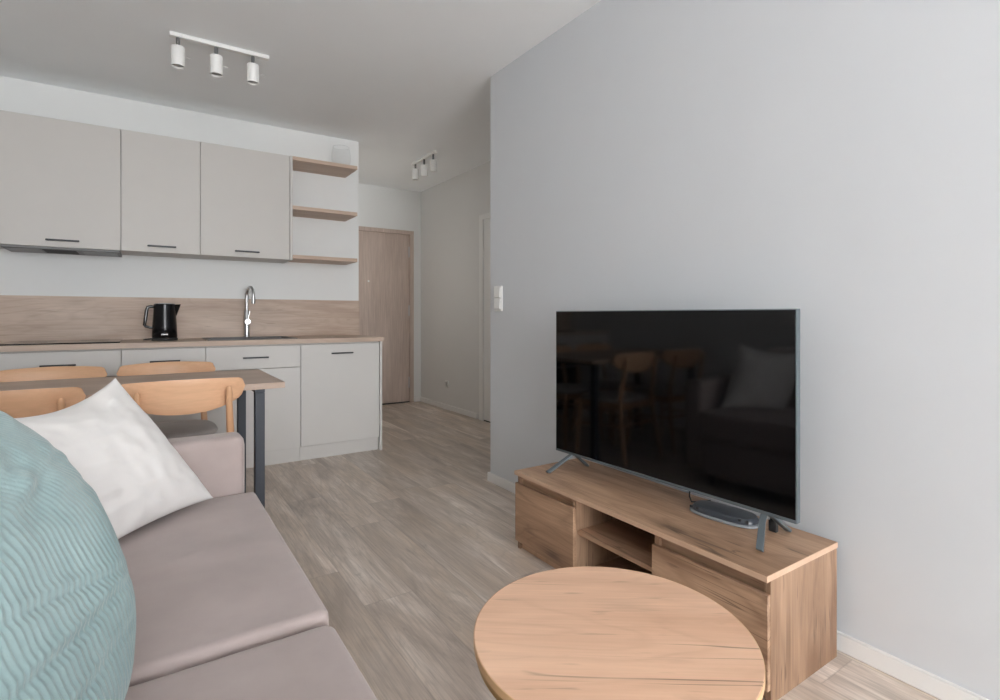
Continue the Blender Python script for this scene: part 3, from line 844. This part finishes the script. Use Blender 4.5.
for a_, b_ in ((Y0+.0005, yB+.0085), (yA-.0085, Y1-.0005)):
    obj('drawer_front', bx(FX, XI-.001, a_, b_, .040, SZ-.055, bev=.0008, seg=1), M['stand_x'], ts)
    obj('drawer_rail', bx(XI+.014, XI+.028, max(a_, Y0+.018), min(b_, Y1-.018), SZ-.07, SZ-.0187), M['stand_x'], ts, smooth=False)

# ------------------------------------------------------------ television
tl = Vector((1.599, 1.93)); tr = Vector((1.634, .839))
ang = math.atan2((tl-tr).y, (tl-tr).x)   # from right end to left end
tv = bpy.data.objects.new('television', None); COL.objects.link(tv)
mid = (tl+tr)/2
tv.location = (mid.x, mid.y, SZ); tv.rotation_euler = (0, 0, ang-PI/2)
ORIG[tv.name] = Vector((0, 0, 0))
tag(tv, 'large flat black television standing on the wooden tv stand', 'television')
W2 = (tl-tr).length/2; zb, zt = .078, .729
# local: y along the width, -x towards the viewer
obj('housing', bx(.0, .022, -W2, W2, zb, zt, bev=.002, seg=2), M['tvframe'], tv)
obj('back_cover', bx(.0225, .055, -W2+.12, W2-.12, zb+.02, zb+.38, bev=.012, seg=3), M['black'], tv)
obj('screen', bx(-.0012, -.0002, -W2+.004, W2-.004, zb+.011, zt-.004), M['screen'], tv, smooth=False)
obj('bottom_trim', bx(-.0022, -.0003, -W2+.002, W2-.002, zb+.0005, zb+.0105, bev=.0004, seg=1), M['tvframe'], tv)
for s in (1, -1):
    y = s*(W2-.105)
    for d, x1_ in ((-1, -.105), (1, .125)):
        b = B()
        pts_ = [Vector((.012, y, .082)), Vector((.012+(x1_-.012)*.25, y+s*.008, .064)), Vector((x1_, y+s*(.045 if d < 0 else .02), .004))]
        sec = [.009, .0085, .007]
        prevr = None
        for i, p in enumerate(pts_):
            w = sec[i]
            r = [b.verts.new(p+Vector((0, dy*.011, dz*w*.55 + dx_))) for dy, dz, dx_ in ((-1, -1, 0), (1, -1, 0), (1, 1, 0), (-1, 1, 0))]
            if i == len(pts_)-1:
                for q_ in r: q_.co.z = max(.0004, q_.co.z); 
                for q_ in r[:2]: q_.co.z = .0004; q_.co.x -= d*.006
            if prevr:
                for k in range(4): b.faces.new((prevr[k], prevr[(k+1) % 4], r[(k+1) % 4], r[k]))
            else: b.faces.new(r[::-1])
            prevr = r
        b.faces.new(prevr)
        bmesh.ops.bevel(b, geom=b.edges[:], offset=.0015, segments=1, affect='EDGES')
        obj('foot', b, M['tvframe'], tv)

# tray with small dark items under the television
b = B()
tc_ = Vector((1.685, 1.115)); ta = math.radians(97)
def oval(scale, z, lx=.122, ly=.058, e=.7):
    r = []
    for k in range(48):
        a = 2*PI*k/48; c, s = math.cos(a), math.sin(a)
        x = abs(c)**e*(1 if c > 0 else -1)*lx*scale; y = abs(s)**e*(1 if s > 0 else -1)*ly*scale
        r.append((tc_.x+x*math.cos(ta)-y*math.sin(ta), tc_.y+x*math.sin(ta)+y*math.cos(ta), z))
    return r
def loft(b, rings, cap=True):
    R = [[b.verts.new(p) for p in r] for r in rings]
    for a, c in zip(R, R[1:]):
        n = len(a)
        for k in range(n): b.faces.new((a[k], a[(k+1) % n], c[(k+1) % n], c[k]))
    if cap: b.faces.new(R[0][::-1]); b.faces.new(R[-1])
    return b
ty = thing('set_top_box', 'flat oval smoky grey box under the right half of the television', 'set-top box', (tc_.x, tc_.y, SZ+.0005))
obj('base', loft(b, [oval(.93, SZ+.0005), oval(1.0, SZ+.004), oval(1.0, SZ+.010), oval(.96, SZ+.012)]), M['smoke_rim'], ty)
obj('cover', loft(B(), [oval(.93, SZ+.0122), oval(.93, SZ+.020), oval(.86, SZ+.030), oval(.6, SZ+.034), oval(.1, SZ+.035)]), M['smoke'], ty)
b = B()
for k in range(9):
    t_ = (k-4)/4
    p = Vector(oval(1, 0)[0][:2])
    cx_ = tc_.x + t_*.10*math.cos(ta) + .045*-math.sin(ta)*-1*-1; cy_ = tc_.y + t_*.10*math.sin(ta) + .045*math.cos(ta)
    box(b, cx_-.003, cx_+.003, cy_-.004, cy_+.004, SZ+.0205, SZ+.028)
obj('vent_slots', b, M['rubber'], ty, smooth=False)
cb = B(); tube(cb, [(1.70, 1.268, .428), (1.70, 1.269, .385), (1.71, 1.268, .3640), (1.74, 1.25, .3620), (1.785, 1.24, .3620)], .003, 10)
tag(obj('black_cable', cb, M['rubber']), 'black cable hanging from the television onto the stand left of the set-top box', 'cable')
cb = B(); tube(cb, [(1.712, .962, .428), (1.712, .962, .394)], .004, 10); tube(cb, [(1.712, .948, .428), (1.712, .948, .394)], .004, 10); box(cb, 1.704, 1.720, .942, .968, SZ+.0005, .394, bev=.003)
tag(obj('black_cable', cb, M['rubber']), 'short black cable and plug behind the right foot of the television', 'cable')

# ------------------------------------------------------------ switches and socket
sw = thing('light_switch', 'white double light switch on the grey wall beside the hall corner', 'switch', (XT, 2.782, 1.172))
obj('frame', bx(XT-.010, XT-.0003, 2.740, 2.828, 1.092, 1.250, bev=.003), M['white'], sw)
for z in (1.104, 1.176):
    obj('rocker', prism(B(), [(XT-.0105, z), (XT-.018, z+.004), (XT-.0135, z+.062), (XT-.0105, z+.062)], 'Y', 2.753, 2.815), M['white'], sw, smooth=False)
so = thing('wall_socket', 'small white socket low on the hall wall past the kitchen', 'socket', (XH, 5.35, .29))
obj('frame', bx(XH-.010, XH-.0003, 5.31, 5.39, .25, .33, bev=.003), M['white'], so)
b = B(); lathe(b, [(.026, 0), (.026, .004), (.022, .004), (.020, -.0), (.006, 0)], (0, 0, 0), 24)
bmesh.ops.rotate(b, verts=b.verts[:], matrix=Matrix.Rotation(-PI/2, 3, 'Y'), cent=(0, 0, 0)); bmesh.ops.translate(b, verts=b.verts[:], vec=(XH-.0105, 5.35, .29))
obj('outlet', b, M['white'], so)

# ------------------------------------------------------------ ceiling spotlights
def spot_track(label, c, ang_, L, pos, tilts):
    t = thing('spotlight_track', label, 'ceiling lamp', (0, 0, 0), 'ceiling spotlight tracks')
    obj('rail', bx(-L/2, L/2, -.016, .016, -.022, -.0005, bev=.0015, seg=1), M['lampwhite'], t)
    for px_, tl_ in zip(pos, tilts):
        b = B(); tube(b, [(px_, 0, -.0225), (px_, 0, -.078)], .0095, 12)
        st_ = obj('joint', b, M['lampgrey'], t)
        b = B()
        lathe(b, [(.012, -.072), (.031, -.0725), (.033, -.075), (.033, -.176), (.0318, -.178), (.0305, -.176), (.0305, -.164), (.004, -.164)], (0, 0, 0), 32)
        R_ = Matrix.Rotation(tl_[0], 3, 'X') @ Matrix.Rotation(tl_[1], 3, 'Y')
        for v in b.verts: v.co = R_ @ (v.co-Vector((0, 0, -.055))) + Vector((px_, 0, -.055))
        sh_ = obj('lamp_shade', b, M['lampwhite'], t)
        b = B(); lathe(b, [(.030, -.168), (.030, -.166), (.001, -.165)], (0, 0, 0), 24)
        for v in b.verts: v.co = R_ @ (v.co-Vector((0, 0, -.055))) + Vector((px_, 0, -.055))
        obj('bulb', b, M['lampin'], sh_)
        b = B(); tube(b, [(.032, .0, -.118), (.062, -.002, -.124)], .0022, 8)
        for v in b.verts: v.co = R_ @ (v.co-Vector((0, 0, -.055))) + Vector((px_, 0, -.055))
        obj('pin', b, M['pin'], sh_)
    t.location = c; t.rotation_euler = (0, 0, ang_)
    return t
spot_track('white rail with three spotlights on the ceiling in front of the kitchen', (.356, 3.385, CEIL), 0, .50, (-.211, -.026, .164), ((0, 0), (0, 0), (0, 0)))
spot_track('white rail with three spotlights on the ceiling of the entrance hall', (2.245, 4.70, CEIL), -PI/2, .50, (-.20, -.0, .195), ((0, -.02), (.12, .18), (.10, .12)))

# ------------------------------------------------------------ light
w = bpy.data.worlds.new('daylight'); sc.world = w; w.use_nodes = True
nt = w.node_tree
for n in list(nt.nodes): nt.nodes.remove(n)
o_ = nt.nodes.new('ShaderNodeOutputWorld'); bg = nt.nodes.new('ShaderNodeBackground')
bg.inputs[0].default_value = (.945, .965, 1.0, 1); bg.inputs[1].default_value = WS
nt.links.new(bg.outputs[0], o_.inputs[0])
la = bpy.data.lights.new('window_portal', 'AREA'); la.shape = 'RECTANGLE'; la.size = WX1-WX0; la.size_y = WZ1-WZ0
la.cycles.is_portal = True
lo = bpy.data.objects.new('window_portal', la); COL.objects.link(lo)
lo.location = ((WX0+WX1)/2, YB-.105, (WZ0+WZ1)/2); lo.rotation_euler = (PI/2, 0, 0)

def lamp(name, loc, energy, radius, col=(1, .95, .88)):
    l = bpy.data.lights.new(name, 'POINT'); l.energy = energy; l.shadow_soft_size = radius; l.color = col
    o = bpy.data.objects.new(name, l); COL.objects.link(o); o.location = loc
lamp('hall_fill', (1.72, 5.2, 1.6), HL, .14)  # unseen soft light added only to brighten the hall

# ------------------------------------------------------------ camera
cam = bpy.data.cameras.new('camera'); co = bpy.data.objects.new('camera', cam); COL.objects.link(co)
co.location = (0, 0, H); co.rotation_euler = (PI/2, 0, -math.atan2(.554, .8325))
cam.sensor_width = 36; cam.lens = 532*36/1000; cam.shift_y = -(350-315.5)/1000; cam.clip_start = .02
sc.camera = co

sc.cycles.max_bounces = 14; sc.cycles.diffuse_bounces = 10; sc.cycles.glossy_bounces = 5; sc.cycles.transparent_max_bounces = 16
sc.cycles.use_denoising = True
sc.cycles.caustics_reflective = False; sc.cycles.caustics_refractive = False
sc.view_settings.view_transform = 'Standard'; sc.view_settings.look = 'None'
sc.view_settings.gamma = 1.0; sc.view_settings.use_curve_mapping = False
sc.view_settings.exposure = 4.30
